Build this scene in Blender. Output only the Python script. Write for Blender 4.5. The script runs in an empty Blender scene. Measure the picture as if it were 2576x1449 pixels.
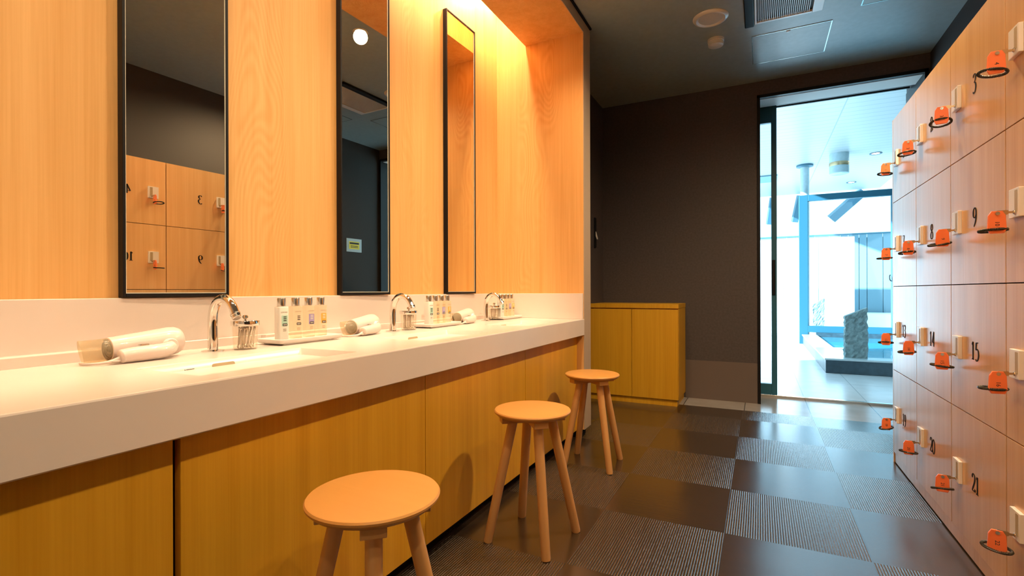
import bpy, bmesh, math, random
from mathutils import Vector, Matrix
random.seed(7)
PI = math.pi
sc = bpy.context.scene
COL = sc.collection

# ------------------------------------------------------------------ materials
def new_mat(name):
    m = bpy.data.materials.new(name); m.use_nodes = True
    nt = m.node_tree; nt.nodes.clear()
    out = nt.nodes.new('ShaderNodeOutputMaterial')
    b = nt.nodes.new('ShaderNodeBsdfPrincipled')
    nt.links.new(b.outputs[0], out.inputs[0])
    return m, nt, b, out
def N(nt, t, **kw):
    n = nt.nodes.new(t)
    for k, v in kw.items():
        if k in ('operation', 'data_type', 'blend_type', 'wave_type', 'bands_direction', 'feature', 'noise_dimensions', 'vector_type'):
            setattr(n, k, v)
        else:
            n.inputs[k].default_value = v
    return n
def L(nt, a, b): nt.links.new(a, b)
def plain(name, col, rough=.5, metal=0, spec=.5, trans=0, ior=1.45, noise=0, nscale=40, coat=0, bump=0):
    m, nt, b, o = new_mat(name)
    b.inputs['Base Color'].default_value = (*col, 1); b.inputs['Roughness'].default_value = rough
    b.inputs['Metallic'].default_value = metal; b.inputs['Specular IOR Level'].default_value = spec
    b.inputs['Transmission Weight'].default_value = trans; b.inputs['IOR'].default_value = ior
    b.inputs['Coat Weight'].default_value = coat
    if noise or bump:
        tc = nt.nodes.new('ShaderNodeTexCoord')
        n = N(nt, 'ShaderNodeTexNoise', Scale=nscale, Detail=4.0); L(nt, tc.outputs['Object'], n.inputs['Vector'])
        if noise:
            r = nt.nodes.new('ShaderNodeValToRGB')
            r.color_ramp.elements[0].position = .3; r.color_ramp.elements[1].position = .7
            r.color_ramp.elements[0].color = (*[c*(1-noise) for c in col], 1)
            r.color_ramp.elements[1].color = (*[min(1, c*(1+noise)) for c in col], 1)
            L(nt, n.outputs[0], r.inputs[0]); L(nt, r.outputs[0], b.inputs['Base Color'])
        if bump:
            bp = N(nt, 'ShaderNodeBump', Strength=bump, Distance=.002); L(nt, n.outputs[0], bp.inputs['Height']); L(nt, bp.outputs[0], b.inputs['Normal'])
    return m
def wood(name, light, dark, axis='z', ior=1.5, fine=90, rough=.4, spec=.4, rnd=True, cathedral=0, band=1.0, bump=.08, contrast=1.0):
    """straight-grained veneer: noise stretched along the grain axis."""
    m, nt, b, o = new_mat(name)
    tc = nt.nodes.new('ShaderNodeTexCoord')
    add = N(nt, 'ShaderNodeVectorMath', operation='ADD'); L(nt, tc.outputs['Object'], add.inputs[0])
    if rnd:
        oi = nt.nodes.new('ShaderNodeObjectInfo')
        sc_ = N(nt, 'ShaderNodeVectorMath', operation='SCALE'); cmb = nt.nodes.new('ShaderNodeCombineXYZ')
        for i in range(3): L(nt, oi.outputs['Random'], cmb.inputs[i])
        L(nt, cmb.outputs[0], sc_.inputs[0]); sc_.inputs['Scale'].default_value = 37.0
        L(nt, sc_.outputs[0], add.inputs[1])
    def strv(f, g):
        s = N(nt, 'ShaderNodeVectorMath', operation='MULTIPLY'); L(nt, add.outputs[0], s.inputs[0])
        v = [f, f, f]; v['xyz'.index(axis)] = g
        s.inputs[1].default_value = v; return s.outputs[0]
    n1 = N(nt, 'ShaderNodeTexNoise', Scale=1.0, Detail=3.0, Roughness=.6); L(nt, strv(fine*2.2, 2.2), n1.inputs['Vector'])
    n2 = N(nt, 'ShaderNodeTexNoise', Scale=1.0, Detail=2.0); L(nt, strv(9*band, .35), n2.inputs['Vector'])
    n3 = N(nt, 'ShaderNodeTexNoise', Scale=1.0, Detail=3.0, Roughness=.5); L(nt, strv(fine*.45, .9), n3.inputs['Vector'])
    a = N(nt, 'ShaderNodeMath', operation='MULTIPLY'); L(nt, n1.outputs[0], a.inputs[0]); a.inputs[1].default_value = .34
    c = N(nt, 'ShaderNodeMath', operation='MULTIPLY_ADD'); L(nt, n2.outputs[0], c.inputs[0]); c.inputs[1].default_value = .33; L(nt, a.outputs[0], c.inputs[2])
    d = N(nt, 'ShaderNodeMath', operation='MULTIPLY_ADD'); L(nt, n3.outputs[0], d.inputs[0]); d.inputs[1].default_value = .33; L(nt, c.outputs[0], d.inputs[2])
    fac = d.outputs[0]
    if cathedral:
        # long flame figure: distorted rings about a far axis
        nn = N(nt, 'ShaderNodeTexNoise', Scale=1.0, Detail=2.0); L(nt, strv(2.2, .55), nn.inputs['Vector'])
        sep = nt.nodes.new('ShaderNodeSeparateXYZ'); L(nt, add.outputs[0], sep.inputs[0])
        yy = N(nt, 'ShaderNodeMath', operation='MULTIPLY_ADD'); L(nt, sep.outputs[1], yy.inputs[0]); yy.inputs[1].default_value = 1.0
        k = N(nt, 'ShaderNodeMath', operation='MULTIPLY'); L(nt, nn.outputs[0], k.inputs[0]); k.inputs[1].default_value = 1.1
        L(nt, k.outputs[0], yy.inputs[2])
        ph = N(nt, 'ShaderNodeMath', operation='MULTIPLY'); L(nt, yy.outputs[0], ph.inputs[0]); ph.inputs[1].default_value = 420.0
        si = N(nt, 'ShaderNodeMath', operation='SINE'); L(nt, ph.outputs[0], si.inputs[0])
        mask = N(nt, 'ShaderNodeTexNoise', Scale=1.0, Detail=1.0); L(nt, strv(3.0, .3), mask.inputs['Vector'])
        mr = N(nt, 'ShaderNodeMapRange'); L(nt, mask.outputs[0], mr.inputs[0]); mr.inputs[1].default_value = .48; mr.inputs[2].default_value = .62
        sm = N(nt, 'ShaderNodeMath', operation='MULTIPLY'); L(nt, si.outputs[0], sm.inputs[0]); L(nt, mr.outputs[0], sm.inputs[1])
        e = N(nt, 'ShaderNodeMath', operation='MULTIPLY_ADD'); L(nt, sm.outputs[0], e.inputs[0]); e.inputs[1].default_value = .045*cathedral; L(nt, fac, e.inputs[2])
        fac = e.outputs[0]
    r = nt.nodes.new('ShaderNodeValToRGB')
    r.color_ramp.elements[0].position = .5-.16/contrast; r.color_ramp.elements[1].position = .5+.14/contrast
    r.color_ramp.elements[0].color = (*dark, 1); r.color_ramp.elements[1].color = (*light, 1)
    L(nt, fac, r.inputs[0]); L(nt, r.outputs[0], b.inputs['Base Color'])
    b.inputs['Roughness'].default_value = rough; b.inputs['Specular IOR Level'].default_value = spec; b.inputs['IOR'].default_value = ior
    bp = N(nt, 'ShaderNodeBump', Strength=bump, Distance=.001); L(nt, n1.outputs[0], bp.inputs['Height']); L(nt, bp.outputs[0], b.inputs['Normal'])
    return m

M = {}
M['wood_wall'] = wood('oak_wall_panel', (.82, .49, .19), (.68, .355, .105), cathedral=1.35, rough=.5, spec=.3, rnd=False, fine=70)
M['wood_cab'] = wood('oak_cabinet_veneer', (.76, .40, .025), (.62, .295, .010), rough=.42, spec=.4, fine=60, band=2.0)
M['wood_lock'] = wood('oak_locker_veneer', (.80, .49, .22), (.67, .38, .15), ior=2.15, rough=.26, spec=.9, fine=60, band=2.0)
M['wood_stool'] = wood('beech_stool', (.74, .37, .10), (.68, .33, .08), axis='x', rough=.4, spec=.4, fine=30, contrast=.7)
M['wood_leg'] = wood('beech_leg', (.70, .38, .14), (.64, .33, .11), rough=.35, spec=.5, fine=30, contrast=.7)
M['trim'] = wood('pale_edge_trim', (.52, .40, .29), (.46, .35, .25), rough=.5, spec=.3, fine=60, contrast=.6)
M['counter'] = plain('cream_solid_surface', (.80, .71, .66), rough=.22, spec=.5, noise=.015, nscale=8)
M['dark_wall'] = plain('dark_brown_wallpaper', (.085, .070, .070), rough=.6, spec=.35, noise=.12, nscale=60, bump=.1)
M['dark_base'] = plain('dark_lower_wall_panel', (.15, .115, .10), rough=.5, spec=.4)
M['ceiling'] = plain('charcoal_ceiling', (.32, .40, .42), rough=.38, spec=.8, noise=.06, nscale=30, ior=1.7)
M['black'] = plain('black_frame_metal', (.008, .007, .008), rough=.45, spec=.25)
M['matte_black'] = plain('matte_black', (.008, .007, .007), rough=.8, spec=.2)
M['haze_blue'] = plain('dark_frame_hazed_blue', (.04, .17, .25), rough=.4, spec=.4)  # dark frame tinted with the blue haze of outdoor glare
M['window_blue'] = plain('blue_grey_window_metal', (.022, .10, .15), rough=.45, spec=.3)
M['gap'] = plain('dark_gap_brown', (.05, .018, .006), rough=.8, spec=.1)
M['chrome'] = plain('polished_chrome', (.86, .84, .80), rough=.05, metal=1)
M['silver'] = plain('brushed_silver', (.72, .70, .66), rough=.22, metal=1)
M['bead'] = plain('pale_glass_edge', (.75, .72, .62), rough=.2, spec=.6)
M['white'] = plain('white_plastic', (.83, .80, .76), rough=.3, spec=.5, coat=.2)
M['white_matte'] = plain('white_painted', (.80, .80, .78), rough=.55)
M['gold_white'] = plain('pearl_plastic', (.76, .67, .63), rough=.28, spec=.5, coat=.4)
M['smoke'] = plain('smoky_plastic', (.62, .55, .40), rough=.08)
M['grille_dark'] = plain('dark_inside_grille', (.02, .02, .02), rough=.6)
M['orange'] = plain('orange_plastic_tag', (1.0, .23, .08), rough=.35, coat=.2)
M['coil'] = plain('dark_coil_plastic', (.035, .03, .02), rough=.3, spec=.6)
M['brass'] = plain('key_brass', (.62, .45, .26), rough=.3, metal=1)
M['digit'] = plain('dark_number_lettering', (.03, .026, .026), rough=.85, spec=.1)
M['number_grey'] = M['digit']
M['slot'] = plain('slot_shade', (.42, .33, .20), rough=.5)  # recess shade put into the colour of flat slot patches
M['yellow'] = plain('yellow_label', (.80, .72, .05), rough=.5)
M['teal'] = plain('teal_label', (.42, .66, .58), rough=.5)
M['purple'] = plain('violet_label', (.34, .29, .55), rough=.5)
M['amber'] = plain('orange_label', (.85, .44, .08), rough=.5)
M['ink'] = plain('black_ink', (.03, .025, .025), rough=.6)
M['ink_soft'] = plain('grey_ink', (.25, .20, .14), rough=.6)
M['bottle_clear'] = plain('clear_bottle', (.97, .86, .70), rough=.06, trans=.80, ior=1.25)
M['bottle_clear'] = None
M['bottle_white'] = plain('white_bottle', (.86, .85, .80), rough=.2, coat=.3)
M['swab'] = plain('cotton_swabs', (.95, .86, .74), rough=.8)
M['stone'] = plain('rough_stone', (.19, .27, .28), rough=.8, noise=.3, nscale=28, bump=1.0)
M['stone_dark'] = plain('dark_tub_stone', (.03, .06, .08), rough=.35, spec=.5, noise=.2, nscale=20)
M['tub_top'] = plain('pale_tub_rim', (.45, .55, .58), rough=.25, noise=.06, nscale=20)
M['fence'] = plain('pale_blue_board', (.20, .31, .36), rough=.6)
M['screen'] = plain('white_screen_panel', (.86, .88, .90), rough=.6)
M['rafter'] = plain('blue_grey_rafter', (.07, .17, .23), rough=.5)
M['gloss_white'] = plain('glossy_white_metal', (.80, .80, .78), rough=.3, spec=.9, ior=1.9)
M['dark_wall_shaded'] = plain('dark_brown_wall_shaded', (.040, .033, .030), rough=.7, spec=.3)  # shaded copy of the dark wall, offsetting the downlights near it

def thin_glass(name, tint=(1, 1, 1), ior=.5):
    m = bpy.data.materials.new(name); m.use_nodes = True; nt = m.node_tree; nt.nodes.clear()
    o = nt.nodes.new('ShaderNodeOutputMaterial'); mx = nt.nodes.new('ShaderNodeMixShader')
    t = nt.nodes.new('ShaderNodeBsdfTransparent'); t.inputs[0].default_value = (*tint, 1)
    g = nt.nodes.new('ShaderNodeBsdfGlossy'); g.inputs['Roughness'].default_value = .02
    lw = nt.nodes.new('ShaderNodeLayerWeight'); lw.inputs[0].default_value = .5
    pw = N(nt, 'ShaderNodeMath', operation='POWER'); L(nt, lw.outputs['Facing'], pw.inputs[0]); pw.inputs[1].default_value = 4.0
    fr = N(nt, 'ShaderNodeMath', operation='MULTIPLY_ADD'); L(nt, pw.outputs[0], fr.inputs[0]); fr.inputs[1].default_value = ior; fr.inputs[2].default_value = .04
    L(nt, fr.outputs[0], mx.inputs[0]); L(nt, t.outputs[0], mx.inputs[1]); L(nt, g.outputs[0], mx.inputs[2]); L(nt, mx.outputs[0], o.inputs[0])
    return m
m = bpy.data.materials.new('smoky_clear_plastic'); m.use_nodes = True; nt = m.node_tree; nt.nodes.clear()
o = nt.nodes.new('ShaderNodeOutputMaterial'); mx = nt.nodes.new('ShaderNodeMixShader'); mx.inputs[0].default_value = .17
t = nt.nodes.new('ShaderNodeBsdfTransparent'); t.inputs[0].default_value = (.93, .88, .78, 1)
b = nt.nodes.new('ShaderNodeBsdfPrincipled'); b.inputs['Base Color'].default_value = (.80, .72, .58, 1); b.inputs['Roughness'].default_value = .15
L(nt, t.outputs[0], mx.inputs[1]); L(nt, b.outputs[0], mx.inputs[2]); L(nt, mx.outputs[0], o.inputs[0])
M['smoke'] = m
m = m.copy(); m.name = 'clear_tinted_bottle'; M['bottle_clear'] = m
for n_ in m.node_tree.nodes:
    if n_.type == 'MIX_SHADER': n_.inputs[0].default_value = .22
    if n_.type == 'BSDF_TRANSPARENT': n_.inputs[0].default_value = (.98, .94, .86, 1)
    if n_.type == 'BSDF_PRINCIPLED': n_.inputs['Base Color'].default_value = (.95, .80, .58, 1); n_.inputs['Roughness'].default_value = .08
M['glass'] = thin_glass('clear_pane', (.93, .98, 1))
M['cup_glass'] = thin_glass('clear_cup', (.985, .97, .94), .25)
m, nt, b, o = new_mat('mirror_glass')
b.inputs['Base Color'].default_value = (.86, .83, .72, 1); b.inputs['Metallic'].default_value = 1; b.inputs['Roughness'].default_value = 0
M['mirror'] = m
m, nt, b, o = new_mat('bath_water')
b.inputs['Base Color'].default_value = (.05, .26, .36, 1); b.inputs['Roughness'].default_value = .05; b.inputs['Specular IOR Level'].default_value = .8
w_ = N(nt, 'ShaderNodeTexNoise', Scale=5.0, Detail=2.0); tc = nt.nodes.new('ShaderNodeTexCoord'); L(nt, tc.outputs['Object'], w_.inputs['Vector'])
bp = N(nt, 'ShaderNodeBump', Strength=.15, Distance=.02); L(nt, w_.outputs[0], bp.inputs['Height']); L(nt, bp.outputs[0], b.inputs['Normal'])
M['water'] = m
def emit(name, col, s):
    m = bpy.data.materials.new(name); m.use_nodes = True; nt = m.node_tree; nt.nodes.clear()
    o = nt.nodes.new('ShaderNodeOutputMaterial'); e = nt.nodes.new('ShaderNodeEmission')
    e.inputs[0].default_value = (*col, 1); e.inputs[1].default_value = s; L(nt, e.outputs[0], o.inputs[0]); return m
M['lamp'] = emit('lit_downlight', (1, .85, .62), 12)
M['lamp_small'] = emit('lit_terrace_lamp', (.9, .97, 1), 6)

# floor of woven vinyl tiles laid in a checker of two weave directions
TX0, TY0, TS = -.124, 2.044, .4635
def tile_floor():
    m, nt, b, o = new_mat('woven_vinyl_tiles')
    g = nt.nodes.new('ShaderNodeNewGeometry'); sp = nt.nodes.new('ShaderNodeSeparateXYZ'); L(nt, g.outputs['Position'], sp.inputs[0])
    def mth(op, a, b_=None, c=None):
        n = N(nt, 'ShaderNodeMath', operation=op)
        for i, v in enumerate((a, b_, c)):
            if v is None: continue
            if isinstance(v, (int, float)): n.inputs[i].default_value = v
            else: L(nt, v, n.inputs[i])
        return n.outputs[0]
    tx = mth('DIVIDE', mth('SUBTRACT', sp.outputs[0], TX0), TS); ty = mth('DIVIDE', mth('SUBTRACT', sp.outputs[1], TY0), TS)
    fx = mth('FLOOR', tx); fy = mth('FLOOR', ty)
    par = mth('FLOORED_MODULO', mth('ADD', fx, fy), 2.0)      # 0 -> ribs run along y ; 1 -> weave runs along x
    rx = mth('SUBTRACT', tx, fx); ry = mth('SUBTRACT', ty, fy)
    ed = mth('MINIMUM', mth('MINIMUM', rx, mth('SUBTRACT', 1.0, rx)), mth('MINIMUM', ry, mth('SUBTRACT', 1.0, ry)))
    joint = mth('LESS_THAN', ed, .0035)
    def nz(vx, vy, det=2.0):
        c = nt.nodes.new('ShaderNodeCombineXYZ'); L(nt, mth('MULTIPLY', sp.outputs[0], vx), c.inputs[0]); L(nt, mth('MULTIPLY', sp.outputs[1], vy), c.inputs[1])
        L(nt, mth('MULTIPLY', mth('ADD', fx, mth('MULTIPLY', fy, 3.7)), 5.3), c.inputs[2])
        n = N(nt, 'ShaderNodeTexNoise', Scale=1.0, Detail=det); L(nt, c.outputs[0], n.inputs['Vector']); return n.outputs[0]
    # ribs
    rib = mth('MULTIPLY_ADD', mth('SINE', mth('MULTIPLY', mth('ADD', sp.outputs[0], mth('MULTIPLY', nz(3, 9), .0015)), 2*PI/.0085)), .5, .5)
    dash = nz(90, 60, 3.0)
    ribh = mth('MULTIPLY', mth('POWER', rib, 1.6), mth('MULTIPLY_ADD', dash, 1.5, .15))
    gr = nz(7, 230, 3.0)
    hA = ribh; hB = gr
    mixh = N(nt, 'ShaderNodeMix'); mixh.data_type = 'FLOAT'; L(nt, par, mixh.inputs[0]); L(nt, hA, mixh.inputs[2]); L(nt, hB, mixh.inputs[3])
    ra = nt.nodes.new('ShaderNodeValToRGB'); ra.color_ramp.elements[0].position = .25; ra.color_ramp.elements[1].position = .95
    ra.color_ramp.elements[0].color = (.020, .012, .007, 1); ra.color_ramp.elements[1].color = (.15, .11, .082, 1); L(nt, hA, ra.inputs[0])
    rb = nt.nodes.new('ShaderNodeValToRGB'); rb.color_ramp.elements[0].position = .3; rb.color_ramp.elements[1].position = .72
    rb.color_ramp.elements[0].color = (.026, .014, .007, 1); rb.color_ramp.elements[1].color = (.055, .033, .018, 1); L(nt, hB, rb.inputs[0])
    mc = N(nt, 'ShaderNodeMix'); mc.data_type = 'RGBA'; L(nt, par, mc.inputs[0]); L(nt, ra.outputs[0], mc.inputs[6]); L(nt, rb.outputs[0], mc.inputs[7])
    mj = N(nt, 'ShaderNodeMix'); mj.data_type = 'RGBA'; L(nt, joint, mj.inputs[0]); L(nt, mc.outputs[2], mj.inputs[6]); mj.inputs[7].default_value = (.02, .013, .01, 1)
    L(nt, mj.outputs[2], b.inputs['Base Color'])
    rr = N(nt, 'ShaderNodeMapRange'); L(nt, par, rr.inputs[0]); rr.inputs[3].default_value = .26; rr.inputs[4].default_value = .23
    L(nt, rr.outputs[0], b.inputs['Roughness']); b.inputs['Specular IOR Level'].default_value = .85; b.inputs['IOR'].default_value = 2.1
    ds = N(nt, 'ShaderNodeMapRange'); L(nt, par, ds.inputs[0]); ds.inputs[3].default_value = .0016; ds.inputs[4].default_value = .0004
    bp = N(nt, 'ShaderNodeBump', Strength=.6); L(nt, mixh.outputs[0], bp.inputs['Height']); L(nt, ds.outputs[0], bp.inputs['Distance'])
    L(nt, bp.outputs[0], b.inputs['Normal'])
    return m
M['floor'] = tile_floor()
def stone_tiles(name, col, jc, sx, sy, x0, y0, rough=.25, jw=.006, spec=.5, noise=.08):
    m, nt, b, o = new_mat(name)
    g = nt.nodes.new('ShaderNodeNewGeometry'); sp = nt.nodes.new('ShaderNodeSeparateXYZ'); L(nt, g.outputs['Position'], sp.inputs[0])
    def mth(op, a, b_=None):
        n = N(nt, 'ShaderNodeMath', operation=op)
        for i, v in enumerate((a, b_)):
            if v is None: continue
            if isinstance(v, (int, float)): n.inputs[i].default_value = v
            else: L(nt, v, n.inputs[i])
        return n.outputs[0]
    js = []
    for out, s, z in ((sp.outputs[0], sx, x0), (sp.outputs[1], sy, y0)):
        f = mth('FRACT', mth('DIVIDE', mth('SUBTRACT', out, z), s))
        js.append(mth('LESS_THAN', mth('MINIMUM', f, mth('SUBTRACT', 1.0, f)), jw/s/2))
    j = mth('MAXIMUM', js[0], js[1])
    n = N(nt, 'ShaderNodeTexNoise', Scale=6.0, Detail=5.0)
    r = nt.nodes.new('ShaderNodeValToRGB'); r.color_ramp.elements[0].color = (*[c*(1-noise) for c in col], 1); r.color_ramp.elements[1].color = (*[min(1, c*(1+noise)) for c in col], 1)
    r.color_ramp.elements[0].position = .3; r.color_ramp.elements[1].position = .7
    L(nt, g.outputs['Position'], n.inputs['Vector']); L(nt, n.outputs[0], r.inputs[0])
    mj = N(nt, 'ShaderNodeMix'); mj.data_type = 'RGBA'; L(nt, j, mj.inputs[0]); L(nt, r.outputs[0], mj.inputs[6]); mj.inputs[7].default_value = (*jc, 1)
    L(nt, mj.outputs[2], b.inputs['Base Color']); b.inputs['Roughness'].default_value = rough; b.inputs['Specular IOR Level'].default_value = spec
    return m
M['stone_strip'] = stone_tiles('grey_stone_tiles', (.42, .39, .37), (.10, .09, .09), .445, 5.0, -.11, 4.19-5+.004, rough=.22, spec=.8)
M['terrace'] = stone_tiles('pale_terrace_tiles', (.60, .64, .66), (.26, .33, .36), .45, .95, -.115, 4.86, rough=.3)
def board_ceiling():
    m, nt, b, o = new_mat('white_board_ceiling')
    g = nt.nodes.new('ShaderNodeNewGeometry'); sp = nt.nodes.new('ShaderNodeSeparateXYZ'); L(nt, g.outputs['Position'], sp.inputs[0])
    def mth(op, a, b_=None):
        n = N(nt, 'ShaderNodeMath', operation=op)
        for i, v in enumerate((a, b_)):
            if v is None: continue
            if isinstance(v, (int, float)): n.inputs[i].default_value = v
            else: L(nt, v, n.inputs[i])
        return n.outputs[0]
    side = mth('GREATER_THAN', sp.outputs[0], .90)
    f = mth('FRACT', mth('DIVIDE', mth('ADD', sp.outputs[1], mth('MULTIPLY', side, .07)), .16))
    j1 = mth('LESS_THAN', f, .06)
    j2 = mth('LESS_THAN', mth('ABSOLUTE', mth('SUBTRACT', sp.outputs[0], .90)), .007)
    j = mth('MAXIMUM', j1, j2)
    mj = N(nt, 'ShaderNodeMix'); mj.data_type = 'RGBA'; L(nt, j, mj.inputs[0]); mj.inputs[6].default_value = (.52, .54, .55, 1); mj.inputs[7].default_value = (.30, .36, .40, 1)
    L(nt, mj.outputs[2], b.inputs['Base Color']); b.inputs['Roughness'].default_value = .35
    return m
M['board_ceiling'] = board_ceiling()
def seam_boards(name, col, jc, s, ax=0, w=.012):
    m, nt, b, o = new_mat(name)
    g = nt.nodes.new('ShaderNodeNewGeometry'); sp = nt.nodes.new('ShaderNodeSeparateXYZ'); L(nt, g.outputs['Position'], sp.inputs[0])
    d = N(nt, 'ShaderNodeMath', operation='DIVIDE'); L(nt, sp.outputs[ax], d.inputs[0]); d.inputs[1].default_value = s
    f = N(nt, 'ShaderNodeMath', operation='FRACT'); L(nt, d.outputs[0], f.inputs[0])
    l = N(nt, 'ShaderNodeMath', operation='LESS_THAN'); L(nt, f.outputs[0], l.inputs[0]); l.inputs[1].default_value = w/s
    mj = N(nt, 'ShaderNodeMix'); mj.data_type = 'RGBA'; L(nt, l.outputs[0], mj.inputs[0]); mj.inputs[6].default_value = (*col, 1); mj.inputs[7].default_value = (*jc, 1)
    L(nt, mj.outputs[2], b.inputs['Base Color']); b.inputs['Roughness'].default_value = .6
    return m
M['grey_boards'] = seam_boards('grey_vertical_boards', (.16, .20, .20), (.05, .07, .07), .16, 1)

# ------------------------------------------------------------------ geometry helpers
def obj(name, bm, mat, parent=None, loc=None, smooth=False, angle=None):
    me = bpy.data.meshes.new(name); bmesh.ops.recalc_face_normals(bm, faces=bm.faces[:]); bm.to_mesh(me); bm.free()
    mats = mat if isinstance(mat, (list, tuple)) else [mat]
    for m_ in mats: me.materials.append(M[m_] if isinstance(m_, str) else m_)
    if smooth:
        for p in me.polygons: p.use_smooth = True
        if angle is not None:
            me.set_sharp_from_angle(angle=math.radians(angle))
    o = bpy.data.objects.new(name, me); COL.objects.link(o)
    if parent: o.parent = parent
    if loc is not None: o.location = loc
    return o
def tag(o, label, cat, group=None, kind=None):
    if label: o['label'] = label
    if cat: o['category'] = cat
    if group: o['group'] = group
    if kind: o['kind'] = kind
    return o
def thing(name, loc, label, cat, rz=0, group=None):
    o = bpy.data.objects.new(name, None); COL.objects.link(o); o.empty_display_size = .05
    o.location = loc; o.rotation_euler = (0, 0, rz); return tag(o, label, cat, group)
def add_geo(bm, src, mi=0, mat=None):
    me = bpy.data.meshes.new('t'); src.to_mesh(me); src.free()
    if mat is not None: me.transform(mat)
    n0 = len(bm.faces); bm.from_mesh(me); bpy.data.meshes.remove(me)
    bm.faces.ensure_lookup_table()
    for f in bm.faces[n0:]: f.material_index = mi
    return bm
def box(x0, x1, y0, y1, z0, z1, bev=0, seg=2, bm=None, mi=0, mat=None):
    t = bmesh.new(); bmesh.ops.create_cube(t, size=1)
    bmesh.ops.scale(t, vec=(abs(x1-x0), abs(y1-y0), abs(z1-z0)), verts=t.verts)
    bmesh.ops.translate(t, vec=((x0+x1)/2, (y0+y1)/2, (z0+z1)/2), verts=t.verts)
    if bev: bmesh.ops.bevel(t, geom=t.edges[:], offset=bev, segments=seg, affect='EDGES', profile=.5)
    return add_geo(bm if bm is not None else bmesh.new(), t, mi, mat)
def lathe(prof, n=32, bm=None, mi=0, mat=None, cap=True):
    t = bmesh.new(); rings = []
    for r, z in prof:
        rings.append([t.verts.new((r*math.cos(2*PI*i/n), r*math.sin(2*PI*i/n), z)) for i in range(n)])
    for a, b_ in zip(rings, rings[1:]):
        for i in range(n): t.faces.new((a[i], a[(i+1) % n], b_[(i+1) % n], b_[i]))
    if cap:
        if prof[0][0] > 1e-5: t.faces.new(rings[0][::-1])
        if prof[-1][0] > 1e-5: t.faces.new(rings[-1])
    return add_geo(bm if bm is not None else bmesh.new(), t, mi, mat)
def catmull(pts, per=8):
    P = [Vector(p) for p in pts]; Q = [P[0]*2-P[1]] + P + [P[-1]*2-P[-2]]; out = []
    for i in range(1, len(Q)-2):
        for k in range(per):
            t = k/per
            out.append(.5*((2*Q[i]) + (Q[i+1]-Q[i-1])*t + (2*Q[i-1]-5*Q[i]+4*Q[i+1]-Q[i+2])*t*t + (3*Q[i]-Q[i-1]-3*Q[i+1]+Q[i+2])*t**3))
    out.append(P[-1]); return out
def tube(pts, rad, n=16, bm=None, mi=0, mat=None, flat=1.0, closed=False):
    t = bmesh.new(); P = [Vector(p) for p in pts]; R = rad if isinstance(rad, (list, tuple)) else [rad]*len(P)
    rings = []; up = None
    for i, p in enumerate(P):
        if closed: d = (P[(i+1) % len(P)]-P[i-1]).normalized()
        else: d = (P[min(i+1, len(P)-1)]-P[max(i-1, 0)]).normalized()
        if up is None:
            a = Vector((0, 1, 0)) if abs(d.y) < .9 else Vector((1, 0, 0)); u = d.cross(a).normalized()
        else: u = (up - d*up.dot(d)).normalized()
        up = u; v = d.cross(u)
        rings.append([t.verts.new(p+R[i]*(u*math.cos(2*PI*k/n)+v*math.sin(2*PI*k/n)*flat)) for k in range(n)])
    pr = list(zip(rings, rings[1:]))
    if closed: pr.append((rings[-1], rings[0]))
    for a, b_ in pr:
        for k in range(n): t.faces.new((a[k], a[(k+1) % n], b_[(k+1) % n], b_[k]))
    if not closed:
        t.faces.new(rings[0][::-1]); t.faces.new(rings[-1])
    return add_geo(bm if bm is not None else bmesh.new(), t, mi, mat)
def prism(poly, z0, z1, bev=0, bm=None, mi=0, mat=None, seg=2):
    t = bmesh.new(); a = [t.verts.new((x, y, z0)) for x, y in poly]; b_ = [t.verts.new((x, y, z1)) for x, y in poly]
    t.faces.new(a[::-1]); t.faces.new(b_); n = len(poly)
    for i in range(n): t.faces.new((a[i], a[(i+1) % n], b_[(i+1) % n], b_[i]))
    if bev:
        es = [e for e in t.edges if abs(e.verts[0].co.z-e.verts[1].co.z) < 1e-6]
        bmesh.ops.bevel(t, geom=es, offset=bev, segments=seg, affect='EDGES', profile=.5)
    return add_geo(bm if bm is not None else bmesh.new(), t, mi, mat)
def rrect(w, h, r, n=5, cx=0, cy=0):
    out = []
    for sx, sy, a0 in ((1, 1, 0), (-1, 1, PI/2), (-1, -1, PI), (1, -1, 3*PI/2)):
        for k in range(n+1):
            a = a0+PI/2*k/n; out.append((cx+sx*(w/2-r)+r*math.cos(a), cy+sy*(h/2-r)+r*math.sin(a)))
    return out
def struct(name, bm, mat, parent=None, **kw):
    o = obj(name, bm, mat, parent, **kw)
    if parent is None: o['kind'] = 'structure'
    return o
TOM = Matrix.Translation
def dup(root, loc, rz, label, group=None):
    def cp(o, par):
        c = o.copy(); COL.objects.link(c)
        if par is not None: c.parent = par
        for ch in [x for x in o.children]: cp(ch, c)
        return c
    r = cp(root, None); r.location = loc; r.rotation_euler = (0, 0, rz); r['label'] = label
    if group: r['group'] = group
    return r

# ------------------------------------------------------------------ dimensions (metres, camera foot at the origin)
XL = .637                       # locker fronts
XR = 1.09                       # right wall
XW = -1.59                      # wood wall of the vanity niche
XC = -.979                      # counter front
XP = -1.027                     # base cabinet fronts
YN = 2.97                       # end wall of niche
YB = 4.5                        # back wall
ZC = 2.61                       # ceiling
ZT, ZB = .744, .643             # counter top / underside of its front edge
YR = -1.3                       # rear wall

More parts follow.
